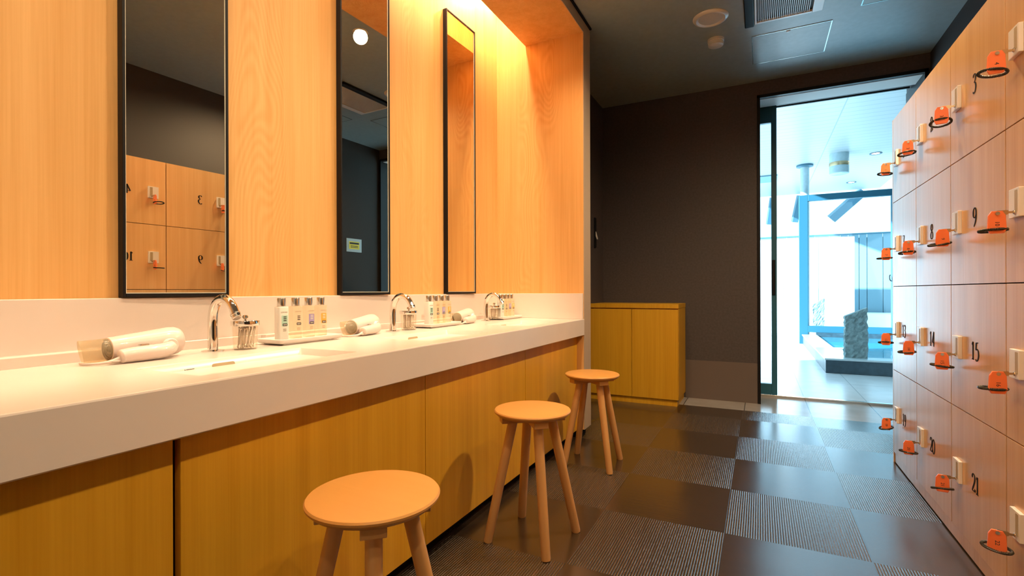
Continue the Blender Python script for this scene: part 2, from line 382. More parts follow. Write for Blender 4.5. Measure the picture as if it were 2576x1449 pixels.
# ------------------------------------------------------------------ room shell
struct('floor', box(-3.0, XR+.15, YR-.1, 4.19, -.1, 0), 'floor')
struct('trim_1', box(-3.0, XR+.15, 4.19, 4.83, -.1, 0), 'stone_strip')                     # stone strip before the door
struct('trim_2', box(-.03, XR+.1, 4.83, 4.87, -.1, .018, bev=.003), 'silver')             # sill track
struct('ceiling', box(XC+.012, XR+.15, YR-.1, YB+.01, ZC, ZC+.12), 'ceiling')
struct('ceiling_corridor', box(-1.45, XC+.012, YN+.131, YB+.01, ZC, ZC+.12), 'ceiling')
struct('ceiling_niche', box(XW-.1, XC, YR, YN+.13, 2.93, 3.0), 'wood_wall')
struct('wall_right', box(XR, XR+.15, YR-.1, YB+.5, 0, ZC+.1), 'dark_wall_shaded')
struct('wall_rear', box(XW-.12, XR+.12, YR-.15, YR, 0, 3.0), 'white_matte')  # unseen wall, kept pale to bounce light into the room
struct('wall_left', box(XW-.12, XW, YR, YN+.13, 0, 3.0), 'wood_wall')
struct('wall_corridor', box(-1.45, -1.30, YN+.12, YB+.02, 0, ZC+.1), 'dark_wall')
struct('wall_niche', box(XW, XC-.004, YN, YN+.128, .055, 2.93), 'wood_wall')
struct('baseboard_niche', box(XW, XC-.03, YN+.02, YN+.11, 0, .055), 'matte_black')
struct('trim_3', box(XC-.004, XC, YN, YN+.13, .055, ZC), 'trim')                           # end cap of the partition
struct('trim_4', box(-1.377, XC-.004, YR, YN, 2.53, 2.93), 'wood_wall')                    # wood header over the counter front
struct('trim_5', box(XC-.004, XC, YR, YN, 2.53, ZC), 'trim')                               # its edge strip
struct('trim_6', box(XC, XC+.012, YR, YN+.13, 2.600, ZC+.002), 'matte_black')              # black strip standing in for the shade of a gap
# back wall with the doorway
DX0, DX1, DZ = 0.0, 1.06, 2.475
bm = box(-1.45, DX0-.001, YB, YB+.5, 0, ZC+.1); box(DX0-.001, DX1, YB, YB+.22, DZ, ZC+.1, bm=bm); box(DX1, XR+.15, YB, YB+.5, 0, ZC+.1, bm=bm)
box(DX0-.001, DX1, YB+.22, YB+.5, DZ+.075, ZC+.1, bm=bm)
struct('wall_back', bm, 'dark_wall')
struct('baseboard_back', box(-.575, DX0-.02, YB-.006, YB, 0, .325), 'dark_base')
struct('baseboard_right', box(XR-.006, XR, 3.35, YB-.006, 0, .325), 'dark_base')
struct('trim_7', (lambda b_: (box(DX0-.018, DX0+.004, YB-.012, YB+.5, 0, DZ+.02, bm=b_), box(DX1-.004, DX1+.018, YB-.012, YB+.5, 0, DZ+.02, bm=b_), b_)[2])(box(DX0-.018, DX1+.018, YB-.012, YB+.03, DZ-.002, DZ+.022)), 'black')
struct('trim_8', box(DX0+.005, DX1-.005, YB+.03, YB+.225, DZ-.004, DZ+.004), 'white_matte')
# roof above everything and outer shell
struct('roof', box(-3.2, XR+.4, YR-.4, YB+.5, 3.05, 3.15), 'dark_wall')
struct('wall_outer', box(-3.2, -1.45, YB+.38, YB+.5, 0, 3.1), 'screen')

# ------------------------------------------------------------------ sliding glass door
door = thing('sliding_door', (.011, 4.85, .02), 'dark framed sliding glass door pushed open behind the back wall', 'door')
W0, W1 = -.62, .120
bm = box(W1-.042, W1, -.02, .02, .0, 2.50, bev=.003); box(W0, W0+.05, -.02, .02, 0, 2.50, bev=.003, bm=bm)
box(W0+.05, W1-.042, -.02, .02, 0, .092, bev=.003, bm=bm); box(W0+.05, W1-.042, -.02, .02, 2.345, 2.50, bev=.003, bm=bm)
obj('door_frame', bm, 'haze_blue', door)
obj('glass_pane', box(W0+.05, W1-.042, -.004, .004, .092, 2.345), 'glass', door)
obj('pull_handle', box(W1-.038, W1-.012, -.034, -.02, .86, 1.16, bev=.004), 'black', door)
bm = box(-.62, DX1-.006, 4.815, 4.835, 2.522, 2.548); box(-.62, DX1-.006, 4.873, 4.89, 2.500, 2.512, bm=bm)
rail = obj('door_track', bm, 'black'); tag(rail, 'thin black double track above the open sliding glass door', 'track')

# ------------------------------------------------------------------ vanity counter
bas = [(.64, 1.10), (1.45, 1.91), (2.26, 2.70)]     # basin extents along y
BX0, BX1 = -1.29, -1.052
van = thing('vanity_counter', (XW+.001, 0, 0), 'long cream solid-surface counter with three sunken basins along the wood wall', 'counter')
def vb(x): return x-XW-.001
ys = [YR]+[v for p in bas for v in p]+[YN]; xs = [0, vb(BX0), vb(BX1), vb(XC)-.004]
t = bmesh.new(); V = {}
for i, x in enumerate(xs):
    for j, y in enumerate(ys): V[i, j] = t.verts.new((x, y, ZT))
for i in range(3):
    for j in range(len(ys)-1):
        if i == 1 and j % 2 == 1: continue
        t.faces.new((V[i, j], V[i+1, j], V[i+1, j+1], V[i, j+1]))
# rounded front edge and apron, one continuous skin
prof = [(xs[3], ZT), (vb(XC)-.0012, ZT-.0012), (vb(XC), ZT-.004), (vb(XC), ZB+.003), (vb(XC)-.003, ZB), (vb(XC)-.03, ZB), (vb(XC)-.03, ZT-.02), (0.0, ZT-.02)]
for (xa, za), (xb, zb) in zip(prof, prof[1:]):
    t.faces.new([t.verts.new(c) for c in ((xa, YR, za), (xb, YR, zb), (xb, YN, zb), (xa, YN, za))])
for yy in (YR, YN-.0005):
    t.faces.new([t.verts.new((x, yy, z)) for x, z in prof]+[t.verts.new((0, yy, ZT))])
# cut the lower slab where basins hang through is hidden inside the cabinet
bmesh.ops.remove_doubles(t, verts=t.verts[:], dist=1e-5)
top = obj('worktop', t, 'counter', van)
obj('backsplash', box(0.0, .018, YR, YN-.0005, ZT, .904, bev=.002), 'counter', van)
obj('side_splash', box(.018, vb(XC)-.006, YN-.018, YN-.0005, ZT, .904, bev=.002), 'counter', van)
bm = bmesh.new()
fy = [.925, 1.730, 2.560]                                        # faucet positions along y
edges = [YR, fy[0]-.06, fy[0]+.24, fy[1]-.06, fy[1]+.24, fy[2]-.06, fy[2]+.24, YN-.018]
for i in range(0, 7):
    d = .052 if i % 2 == 0 else .028
    box(.017, d, edges[i], edges[i+1], ZT-.001, ZT+.027, bev=.002, bm=bm)
obj('back_ledge', bm, 'counter', van)
for k, (y0, y1) in enumerate(bas):
    t = bmesh.new(); w, l = BX1-BX0, y1-y0; cx, cy = vb(BX0)+w/2, (y0+y1)/2
    rings = []
    for (ins, z, r) in ((0, ZT, .001), (.002, ZT-.002, .003), (.010, ZT-.035, .014), (.016, ZT-.055, .02), (.03, ZT-.066, .03), (.06, ZT-.072, .02)):
        rings.append([t.verts.new((x, y, z - (max(0, (cy+l/2)-y)*.05 if z < ZT-.05 else 0))) for x, y in rrect(w-2*ins, l-2*ins, r, 5, cx, cy)])
    n = len(rings[0])
    for a, b_ in zip(rings, rings[1:]):
        for i in range(n): t.faces.new((a[i], a[(i+1) % n], b_[(i+1) % n], b_[i]))
    t.faces.new(rings[-1])
    sb = obj('sink_basin', t, 'counter', van, smooth=True, angle=40)
    # slot drain as a flat patch on the basin's back wall, shade in its colour
    sy = y0+.205
    slope = math.atan2(.008, .033)
    mt = TOM((vb(BX0)+.0066, sy, ZT-.018)) @ Matrix.Rotation(PI/2-slope, 4, 'Y')
    bm = prism(rrect(.0115, .062, .0055, 6), -.0005, .0014, mat=mt)
    obj('overflow_slot', bm, 'slot', sb)
    if k == 0:
        st = bmesh.new(); mt = TOM((vb(BX0)+.0082, sy-.098, ZT-.026)) @ Matrix.Rotation(PI/2-slope, 4, 'Y')
        # local x = down the wall, local y = along the wall
        prism([(.004, -.030), (.004, -.020), (-.004, -.025)], 0, .0006, bm=st, mi=0, mat=mt)
        for yy, w2 in ((-.015, .003), (-.009, .004)):
            prism(rrect(.005, w2, .001, 2, 0, yy), 0, .0006, bm=st, mi=1, mat=mt)
        for xx in (-.008, -.004, 0, .004, .008):
            prism(rrect(.0012, .020 if xx else .016, .0004, 2, xx, .011), 0, .0006, bm=st, mi=1, mat=mt)
        prism(rrect(.018, .0015, .0004, 2, 0, -.002), 0, .0006, bm=st, mi=1, mat=mt)
        stk = obj('warning_sticker', st, ['yellow', 'ink'], sb); stk['label'] = 'small printed warning with yellow triangle'

# ------------------------------------------------------------------ base cabinets below the counter
cy_ = [(-.24, .573, 'beneath the near left end of the counter'), (.587, 1.390, 'behind the nearest stool under the first basin'),
       (1.393, 2.200, 'behind the middle stool under the second basin'), (2.203, YN-.003, 'nearest the dark hallway, behind the farthest stool')]
for y0, y1, w in cy_:
    c = thing('base_cabinet', (XP, (y0+y1)/2, 0), 'flat oak base cabinet front '+w, 'cabinet', group='base cabinets under the vanity counter')
    l = (y1-y0)/2
    obj('carcass', box(XW-XP+.01, -.022, -l, l, .048, ZB-.003), 'gap', c)
    obj('cabinet_door', box(-.02, 0, -l, l, .048, ZB-.008, bev=.0012), 'wood_cab', c)
    obj('kick_plate', box(-.06, -.05, -l, l, 0, .048), 'matte_black', c)

# ------------------------------------------------------------------ mirrors
def make_mirror():
    r = thing('wall_mirror', (0, 0, 0), '', 'mirror', group='tall wall mirrors above the counter')
    w, z0, z1, f, d = .150, .906, 2.505, .0075, .026
    bm = box(0, d, -w, -w+f, z0, z1, bev=.001); box(0, d, w-f, w, z0, z1, bev=.001, bm=bm)
    box(0, d, -w+f, w-f, z0, z0+f+.003, bev=.001, bm=bm); box(0, d, -w+f, w-f, z1-f, z1, bev=.001, bm=bm)
    obj('mirror_frame', bm, 'black', r)
    bm = bmesh.new(); g = w-f; e = .0025
    for a in ((-g, -g+e, z0+f+.003, z1-f), (g-e, g, z0+f+.003, z1-f)): box(.02, .0225, a[0], a[1], a[2], a[3], bm=bm)
    box(.02, .0225, -g+e, g-e, z0+f+.003, z0+f+.003+e, bm=bm); box(.02, .0225, -g+e, g-e, z1-f-e, z1-f, bm=bm)
    obj('bevel_edge', bm, 'bead', r)
    obj('mirror_glass', box(.004, .021, -g, g, z0+f+.002, z1-f), 'mirror', r)
    return r
m0 = make_mirror()
EPS = -math.radians(1.4)
for i, (y, lb) in enumerate(((.895, 'tall black-framed mirror left of the nearest faucet, reflecting the numbered lockers'),
                          (1.690, 'tall narrow mirror between the other two, reflecting a dark ceiling and lit downlight'),
                          (2.478, 'farthest narrow mirror, reflecting only the oak panelling'))):
    loc = (XW+.004, y, 0)
    if i == 0: m0.location = loc; m0.rotation_euler = (0, 0, EPS); m0['label'] = lb
    else: dup(m0, loc, EPS, lb)

# ------------------------------------------------------------------ faucets
def make_faucet():
    r = thing('faucet', (0, 0, 0), '', 'faucet', group='gooseneck faucets along the counter')
    pts = catmull([(0, 0, .003), (0, 0, .04), (0, 0, .088), (.006, 0, .122), (.024, 0, .147), (.050, 0, .157), (.074, 0, .150), (.092, 0, .133), (.104, 0, .112)], 6)
    rad = [.0142]*len(pts)
    for i in range(len(pts)): rad[i] = .0145-.0025*i/len(pts)
    obj('spout', tube(pts, rad, 24), 'chrome', r, smooth=True, angle=50)
    obj('base_flange', lathe([(.0, 0), (.030, 0), (.030, .0025), (.0165, .005), (.0, .005)], 32), 'chrome', r, smooth=True, angle=40)
    d = Vector((.014, 0, -.024)).normalized(); q = Vector((0, 0, 1)).rotation_difference(d).to_matrix().to_4x4()
    bm = lathe([(.0, -.002), (.0138, -.002), (.0138, .003), (.0125, .004), (.0125, .012), (.0105, .0145), (.0, .0145)], 24, mat=TOM((.104, 0, .112)) @ q)
    obj('outlet', bm, 'silver', r, smooth=True, angle=35)
    bm = lathe([(0, 0), (.0045, 0), (.0045, .006), (0, .007)], 16, mat=TOM((.113, 0, .112)) @ Matrix.Rotation(1.0, 4, 'Y'))
    obj('sensor_eye', bm, 'black', r, smooth=True, angle=40)
    return r
f0 = make_faucet()
for i, (x, y, lb) in enumerate(((-1.455, fy[0], 'chrome gooseneck faucet nearest the camera, before the first mirror'),
                             (-1.452, fy[1], 'chrome gooseneck faucet just right of the middle mirror'),
                             (-1.450, fy[2], 'farthest chrome gooseneck faucet, near the end wall'))):
    if i == 0: f0.location = (x, y, ZT); f0['label'] = lb
    else: dup(f0, (x, y, ZT), 0, lb)

# ------------------------------------------------------------------ cotton swab cups
def make_cup():
    r = thing('swab_cup', (0, 0, 0), '', 'cup', group='clear swab cups beside the faucets')
    obj('cup_body', lathe([(.0, 0), (.031, 0), (.0335, .003), (.036, .072), (.0345, .072), (.032, .005), (.0, .004)], 36), 'cup_glass', r, smooth=True, angle=40)
    obj('lid', lathe([(.0, .0725), (.0405, .0725), (.041, .0735), (.041, .086), (.0400, .088), (.0, .0885)], 40), 'chrome', r, smooth=True, angle=30)
    obj('lid_knob', lathe([(.0, .088), (.004, .088), (.004, .093), (.008, .096), (.009, .100), (.006, .104), (.0, .105)], 20), 'chrome', r, smooth=True, angle=40)
    return r
def swabs(loc, lean, label):
    bm = bmesh.new(); rnd = random.Random(int(loc[1]*1000))
    for k in range(24):
        a = rnd.random()*2*PI; rr = .024*math.sqrt(rnd.random()); x, y = rr*math.cos(a), rr*math.sin(a)
        dx, dy = rnd.uniform(-.004, .004), rnd.uniform(-.004, .004)+lean*.030*(.5-rnd.random()*.3)
        x2, y2 = x+dx, max(-.028, min(.028, y+dy)); nn = math.hypot(x2, y2)
        if nn > .028: x2, y2 = x2*.028/nn, y2*.028/nn
        tube([(x, y, .006), ((x+x2)/2, (y+y2)/2, .035), (x2, y2, .068)], [.0013, .0011, .0013], 5, bm=bm)
        for q in ((x, y, .009), (x2, y2, .064)):
            t = bmesh.new(); bmesh.ops.create_icosphere(t, subdivisions=1, radius=.0026)
            add_geo(bm, t, 0, TOM(q) @ Matrix.Diagonal((1, 1, 1.9, 1)))
    o = obj('cotton_swabs', bm, 'swab', loc=loc, smooth=True); tag(o, label, 'cotton swabs', kind='stuff')
c0 = make_cup()
for i, (x, y, lb, sl, ln) in enumerate(((-1.421, 1.005, 'clear cup with chrome lid beside the nearest faucet', 'bundle of slanting cotton swabs in the nearest clear cup', 1),
                                (-1.445, 1.832, 'clear lidded cup beside the middle faucet', 'upright cotton swabs in the cup beside the middle faucet', .1),
                                (-1.455, 2.672, 'clear lidded cup beside the farthest faucet', 'cotton swabs in the farthest clear cup', .3))):
    if i == 0: c0.location = (x, y, ZT); c0['label'] = lb
    else: dup(c0, (x, y, ZT), 0, lb)
    swabs((x, y, ZT), ln, sl)

# ------------------------------------------------------------------ trays and bottles
def text_bm(s, size, bm=None, mi=0, mat=None, ext=.0002):
    cu = bpy.data.curves.new('txt', 'FONT'); cu.body = s; cu.size = size; cu.extrude = ext; cu.align_x = 'CENTER'; cu.align_y = 'CENTER'; cu.resolution_u = 2
    o = bpy.data.objects.new('txt', cu); COL.objects.link(o); bpy.context.view_layer.update()
    me = o.to_mesh(); t = bmesh.new(); t.from_mesh(me); o.to_mesh_clear(); bpy.data.objects.remove(o); bpy.data.curves.remove(cu)
    return add_geo(bm if bm is not None else bmesh.new(), t, mi, mat)
def make_tray():
    r = thing('amenity_tray', (0, 0, 0), '', 'tray', group='white trays along the counter')
    bm = bmesh.new(); lv = []
    for (g, z, rr) in ((-.012, .004, .004), (-.004, .006, .008), (.0, .014, .012), (.0, .0185, .012), (-.004, .020, .010), (-.010, .0175, .009), (-.013, .0165, .008)):
        lv.append([bm.verts.new((x, y, z)) for x, y in rrect(.125+2*g, .270+2*g, rr, 5, 0, .131)])
    n = len(lv[0])
    for a, b_ in zip(lv, lv[1:]):
        for i in range(n): bm.faces.new((a[i], a[(i+1) % n], b_[(i+1) % n], b_[i]))
    bm.faces.new(lv[0][::-1]); bm.faces.new(lv[-1])
    obj('tray_body', bm, 'white', r, smooth=True, angle=50)
    bm = bmesh.new()
    for sx in (-.05, .042):
        box(sx, sx+.008, .018, .227, 0, .0045, bm=bm)
    obj('foot_rail', bm, 'white', r)
    return r
FAC = Matrix(((0, 0, 1, 0), (1, 0, 0, 0), (0, 1, 0, 0), (0, 0, 0, 1)))     # text x->+y, text y->+z, normal -> +x
def make_bottle(kind):
    r = thing('lotion_bottle', (0, 0, 0), '', 'bottle', group='lotion bottles standing on the trays')
    body = prism(rrect(.034, .034, .006, 4), 0, .110, bev=.0025)
    obj('bottle_body', body, 'bottle_white' if kind == 0 else 'bottle_clear', r, smooth=True, angle=40)
    if kind:
        liq = prism(rrect(.029, .029, .005, 4), .003, .088 if kind != 3 else .080)
    obj('cap', lathe([(0, .110), (.0132, .110), (.0136, .1115), (.0136, .137), (.0128, .1385), (0, .1385)], 28), 'silver', r, smooth=True, angle=35)
    col = ['teal', 'bottle_clear', 'purple', 'amber'][kind]
    bm = bmesh.new()
    if kind != 1: prism(rrect(.020, .036, .001, 2), 0, .0003, bm=bm, mi=0, mat=TOM((.0171, .002, .063)) @ FAC)
    prism(rrect(.015, .0085, .001, 2), .0004, .0007, bm=bm, mi=1, mat=TOM((.0171, .003, .050)) @ FAC)
    text_bm('LOCAO', .0062, bm=bm, mi=2, mat=TOM((.0173, .001, .0915)) @ FAC)
    for zz in (.076, .070, .064):
        prism(rrect(.010, .0028, .0005, 1), .0004, .0007, bm=bm, mi=1 if kind in (0, 1) else 3, mat=TOM((.0171, .003, zz)) @ FAC)
    for dy in (-.003, .003): prism(rrect(.0035, .004, .0005, 1), .0008, .0010, bm=bm, mi=3, mat=TOM((.0171, .003+dy, .050)) @ FAC)
    for zz in (.036, .0325, .029): prism(rrect(.011, .0012, .0003, 1), .0002, .0005, bm=bm, mi=2, mat=TOM((.0171, .002, zz)) @ FAC)
    lb = obj('bottle_label', bm, [col, 'ink', 'ink_soft', 'white'], r)
    return r
tr0 = make_tray(); b0 = [make_bottle(k) for k in range(4)]
TR = [(-1.447, 1.108, 'nearest white tray, carrying four capped bottles beside the first faucet', 'nearest tray'),
      (-1.447, 1.930, 'white tray of bottles right of the middle faucet', 'middle tray'),
      (-1.450, 2.675, 'farthest white tray, near the end wall', 'farthest tray')]
NM = ['white square lotion bottle with teal label', 'clear square bottle with small black printing', 'clear square bottle with violet label', 'clear square bottle with orange label']
for i, (x, y, lb, tn) in enumerate(TR):
    if i == 0: tr0.location = (x, y, ZT); tr0['label'] = lb
    else: dup(tr0, (x, y, ZT), 0, lb)
    for k in range(4):
        loc = (x+.022-.006*k, y+.030+.0605*k, ZT+.0166); l = NM[k]+', standing on the '+tn; rz = -math.radians(12)
        if i == 0: b0[k].location = loc; b0[k].rotation_euler.z = rz; b0[k]['label'] = l
        else: dup(b0[k], loc, rz, l)

# ------------------------------------------------------------------ hair dryers (axis along +y: nozzle at low y, rear at high y)
def make_dryer():
    r = thing('hair_dryer', (0, 0, 0), '', 'hair dryer', group='folded hair dryers lying on the counter')
    A = Matrix.Rotation(-PI/2, 4, 'X')       # lathe z -> +y
    tl = Matrix.Rotation(.055, 4, 'X')
    def ax(z): return TOM((0, 0, z)) @ tl @ A
    H = .0375
    bm = lathe([(.0265, .0), (.0295, .001), (.0300, .006), (.0330, .06), (.0365, .115), (.0385, .140), (.0375, .158), (.033, .168), (.031, .170)], 36, mat=ax(H-.004), cap=False)
    obj('dryer_body', bm, 'gold_white', r, smooth=True, angle=50)
    bm = bmesh.new()
    lathe([(0, .168), (.0315, .168), (.0315, .1695), (0, .1705)], 36, bm=bm, mat=ax(H-.004))
    for k in range(5):
        lathe([(.006+.005*k, .1707), (.0075+.005*k, .1707), (.0075+.005*k, .1722), (.006+.005*k, .1722), (.006+.005*k, .1707)], 32, bm=bm, mat=ax(H-.004), cap=False)
    obj('rear_grille', bm, 'white', r, smooth=True, angle=40)
    # front grille deep inside the mouth
    bm = lathe([(0, .004), (.0270, .004), (.0270, .0055), (0, .006)], 32, mat=ax(H-.004))
    for k in range(3):
        lathe([(.007+.007*k, .001), (.0085+.007*k, .001), (.0085+.007*k, .004), (.007+.007*k, .004), (.007+.007*k, .001)], 28, bm=bm, mat=ax(H-.004), cap=False)
    obj('front_grille', bm, 'smoke_grey', r, smooth=True, angle=40)
    # flattened concentrator nozzle
    t = bmesh.new(); R = []
    n = 32
    for (z, w, h) in ((.004, .0285, .0285), (-.010, .0285, .0265), (-.03, .029, .020), (-.044, .0300, .0125), (-.055, .0305, .0090), (-.055, .0290, .0075), (-.043, .0285, .011), (-.03, .0275, .0185), (-.010, .027, .025), (.003, .027, .027)):
        R.append([t.verts.new((w*math.cos(2*PI*k/n), h*math.sin(2*PI*k/n), z)) for k in range(n)])
    for a, b_ in zip(R, R[1:]):
        for k in range(n): t.faces.new((a[k], a[(k+1) % n], b_[(k+1) % n], b_[k]))
    # nozzle tilted so that its wide lip stands upright
    obj('nozzle', add_geo(bmesh.new(), t, 0, ax(H-.004) @ Matrix.Rotation(PI/2.6, 4, 'Z')), 'smoke', r, smooth=True, angle=60)
    # folded handle lying in front of the body
    pts = catmull([(.040, .128, .030), (.047, .112, .024), (.049, .09, .0215), (.048, .05, .0205), (.047, .018, .019), (.0465, .004, .017)], 6)
    rad = [.017+.0025*math.sin(PI*min(1, i/(len(pts)-1)*1.2)) for i in range(len(pts))]; rad[-1] = .012; rad[-2] = .015
    bm = tube(pts, rad, 24)
    obj('handle', bm, 'gold_white', r, smooth=True, angle=60)
    bm = lathe([(0, -.012), (.017, -.012), (.019, -.009), (.019, .010), (.017, .013), (0, .013)], 28, mat=TOM((.034, .126, .033)) @ Matrix.Rotation(PI/2, 4, 'Y'))
    obj('hinge', bm, 'white', r, smooth=True, angle=40)
    pts = catmull([(.0465, .006, .013), (.047, -.014, .0085), (.040, -.034, .0055), (.020, -.050, .0045), (-.008, -.052, .0045)], 6)
    rad = [.006-.0028*min(1, i/8) for i in range(len(pts))]
    obj('power_cord', tube(pts, rad, 12), 'gold_white', r, smooth=True)
    bm = tube([(.0375, .034, .022), (.0375, .034, .0225), (.0675, .034, .0225)], [.001, .001, .001], 6)
    bm2 = bmesh.new(); prism(rrect(.010, .024, .0035, 4), 0, .0035, bm=bm2, mat=TOM((.044, .060, .0405)))
    obj('switch', bm2, 'silver', r); bm.free()
    lp = [(.0465+.009*math.cos(a), -.004+.009*math.sin(a), .0085) for a in [2*PI*k/20 for k in range(20)]]
    obj('hanging_loop', tube(lp, .0022, 8, closed=True), 'gold_white', r, smooth=True)
    return r
M['smoke_grey'] = plain('dryer_inner_grille', (.30, .26, .16), rough=.3, spec=.5)
d0 = make_dryer()
for i, (x, y, rz, lb) in enumerate(((-1.455, .658, .0, 'white folded hair dryer nearest the camera, left of the first faucet'),
                                 (-1.452, 1.480, .20, 'white hair dryer between the nearest tray and the middle faucet'),
                                 (-1.455, 2.255, .14, 'white hair dryer between the middle tray and the farthest faucet'))):
    if i == 0: d0.location = (x, y, ZT); d0.rotation_euler.z = rz; d0['label'] = lb
    else: dup(d0, (x, y, ZT), rz, lb)

# ------------------------------------------------------------------ stools
def make_stool():
    r = thing('wooden_stool', (0, 0, 0), '', 'stool', group='round wooden stools at the counter')
    S = .48
    obj('seat', lathe([(0, S-.024), (.118, S-.024), (.132, S-.020), (.1425, S-.010), (.1435, S-.005), (.1405, S-.001), (.136, S), (0, S)], 64), 'wood_stool', r, smooth=True, angle=35)
    for k in range(2):
        rot = Matrix.Rotation(PI/4+k*PI/2, 4, 'Z')
        obj('batten', box(-.121, .121, -.026, .026, S-.0455, S-.0235, bev=.002, mat=rot), 'wood_leg', r)
    for k in range(4):
        a = PI/4+k*PI/2; p0 = Vector((.072*math.cos(a), .072*math.sin(a), S-.03)); p1 = Vector((.172*math.cos(a), .172*math.sin(a), .0))
        pts = [p1, p1+(p0-p1)*.012, p1+(p0-p1)*.5, p0]
        obj('leg', tube(pts, [.0150, .0164, .0172, .0178], 24), 'wood_leg', r, smooth=True, angle=40)
    return r
s0 = make_stool()
for i, (x, y, rz, lb) in enumerate(((-.757, .838, -.06, 'round wooden stool nearest the camera, its feet cut off by the frame'),
                                 (-.764, 1.700, -.10, 'middle round wooden stool with four splayed legs'),
                                 (-.803, 2.565, .04, 'farthest round wooden stool, in front of the partition end'))):
    if i == 0: s0.location = (x, y, 0); s0.rotation_euler.z = rz; s0['label'] = lb
    else: dup(s0, (x, y, 0), rz, lb)

# ------------------------------------------------------------------ lockers
# digits drawn with a broad pen, thick on the down strokes
def pen(bm, pts, mat, thick=.16, thin=.05, per=7, z=.0008):
    P = catmull([(x, y, 0) for x, y in pts], per) if len(pts) > 2 else [Vector((*pts[0], 0)), Vector((*pts[1], 0))]
    Ls, Rs = [], []
    for i, p in enumerate(P):
        d = (P[min(i+1, len(P)-1)]-P[max(i-1, 0)]).normalized(); nrm = Vector((-d.y, d.x, 0))
        e = min(i, len(P)-1-i)/3; wd = (thin+(thick-thin)*abs(d.y)**2)*(.55+.45*min(1, e) if len(pts) > 2 else 1)
        Ls.append(p+nrm*wd/2); Rs.append(p-nrm*wd/2)
    t = bmesh.new()
    for zz in (0, z): pass
    a = [t.verts.new((p.x, p.y, z)) for p in Ls]; b_ = [t.verts.new((p.x, p.y, z)) for p in Rs]
    a2 = [t.verts.new((p.x, p.y, 0)) for p in Ls]; b2 = [t.verts.new((p.x, p.y, 0)) for p in Rs]
    for i in range(len(a)-1):
        t.faces.new((a[i], b_[i], b_[i+1], a[i+1])); t.faces.new((a[i+1], a2[i+1], a2[i], a[i])); t.faces.new((b_[i], b2[i], b2[i+1], b_[i+1]))
    add_geo(bm, t, 0, mat)
DG = {'0': [[(.25, 1), (.04, .75), (.04, .25), (.25, 0), (.46, .25), (.46, .75), (.25, 1)]],
      '1': [[(.25, .02), (.25, .98)], [(.08, .02), (.42, .02)], [(.10, .82), (.18, .90), (.25, .98)]],
      '2': [[(.06, .76), (.12, .92), (.26, 1.0), (.42, .90), (.44, .70), (.30, .40), (.06, .04)], [(.04, .05), (.46, .05)], [(.46, .05), (.48, .20)]],
      '3': [[(.07, .86), (.18, .98), (.34, .97), (.42, .82), (.36, .64), (.20, .54)], [(.20, .54), (.38, .48), (.46, .26), (.36, .04), (.18, -.04), (.04, .06)]],
      '4': [[(.34, 1), (.34, 0)], [(.34, 1), (.02, .28)], [(.02, .28), (.50, .28)]],
      '5': [[(.14, .96), (.44, .98)], [(.14, .96), (.10, .56)], [(.10, .56), (.26, .62), (.42, .50), (.46, .26), (.34, .04), (.16, -.03), (.04, .05)]],
      '6': [[(.42, 1.0), (.20, .82), (.06, .50), (.06, .20), (.24, 0), (.44, .14), (.44, .42), (.26, .56), (.08, .40)]],
      '7': [[(.04, .95), (.46, .95)], [(.46, .95), (.30, .60), (.20, .02)]],
      '8': [[(.25, .54), (.08, .70), (.12, .94), (.25, 1), (.38, .94), (.42, .70), (.25, .54), (.06, .36), (.06, .10), (.25, 0), (.44, .10), (.44, .36), (.25, .54)]],
      '9': [[(.44, .62), (.28, .46), (.08, .56), (.08, .86), (.25, 1.0), (.42, .88), (.45, .60), (.36, .24), (.14, -.02)]]}
NUMF = Matrix(((0, 0, -1, 0), (-1, 0, 0, 0), (0, 1, 0, 0), (0, 0, 0, 1)))     # x -> -y, y -> z, normal -> -x
def number_bm(s, hgt):
    bm = bmesh.new(); w = .56*len(s)
    for i, ch in enumerate(s):
        for st in DG[ch]:
            pen(bm, [((x+.03+.56*i-w/2)*hgt, (y-.5)*hgt) for x, y in st], NUMF, thick=.17*hgt, thin=.055*hgt)
    return bm
def mk(nm, bm, mats, smooth=False, ang=None):
    o = obj(nm, bm, mats, smooth=smooth, angle=ang); me = o.data; bpy.data.objects.remove(o); return me
yc = [3.283, 2.846, 2.388, 1.926, 1.466, 1.006]
zr = [1.825, 1.382, .938, .495, .054]
WD, HD = .459, .443
body_me = mk('locker_body', box(.020, .44, -WD/2, WD/2, -HD/2, HD/2), 'gap')
door_me = mk('locker_door', box(0, .019, -WD/2+.0022, WD/2-.0022, -HD/2+.0016, HD/2-.0016, bev=.0009), 'wood_lock')
bm = prism(rrect(.062, .080, .002, 3), 0, .011, bev=.0012, mat=NUMF)
plate_me = mk('lock_plate', bm, 'white')
bm = prism(rrect(.0165, .060, .002, 3), .0106, .0114, mat=TOM((0, -.014, .004)) @ NUMF)
coin_me = mk('coin_slot', bm, 'slot')
bm = lathe([(0, 0), (.006, 0), (.006, .0035), (.0045, .005), (0, .005)], 16, mat=TOM((-.0105, .010, -.026)) @ Matrix.Rotation(-PI/2, 4, 'Y'))
cyl_me = mk('key_cylinder', bm, 'silver', True, 40)
def lk(nm, me, par, loc=(0, 0, 0)):
    o = bpy.data.objects.new(nm, me); COL.objects.link(o); o.parent = par; o.location = loc; return o
rown = ['top', 'second', 'third', 'bottom']
coln = ['in the column nearest the doorway', 'second column from the doorway', 'third column from the doorway', 'fourth column from the doorway', 'column beside the camera']
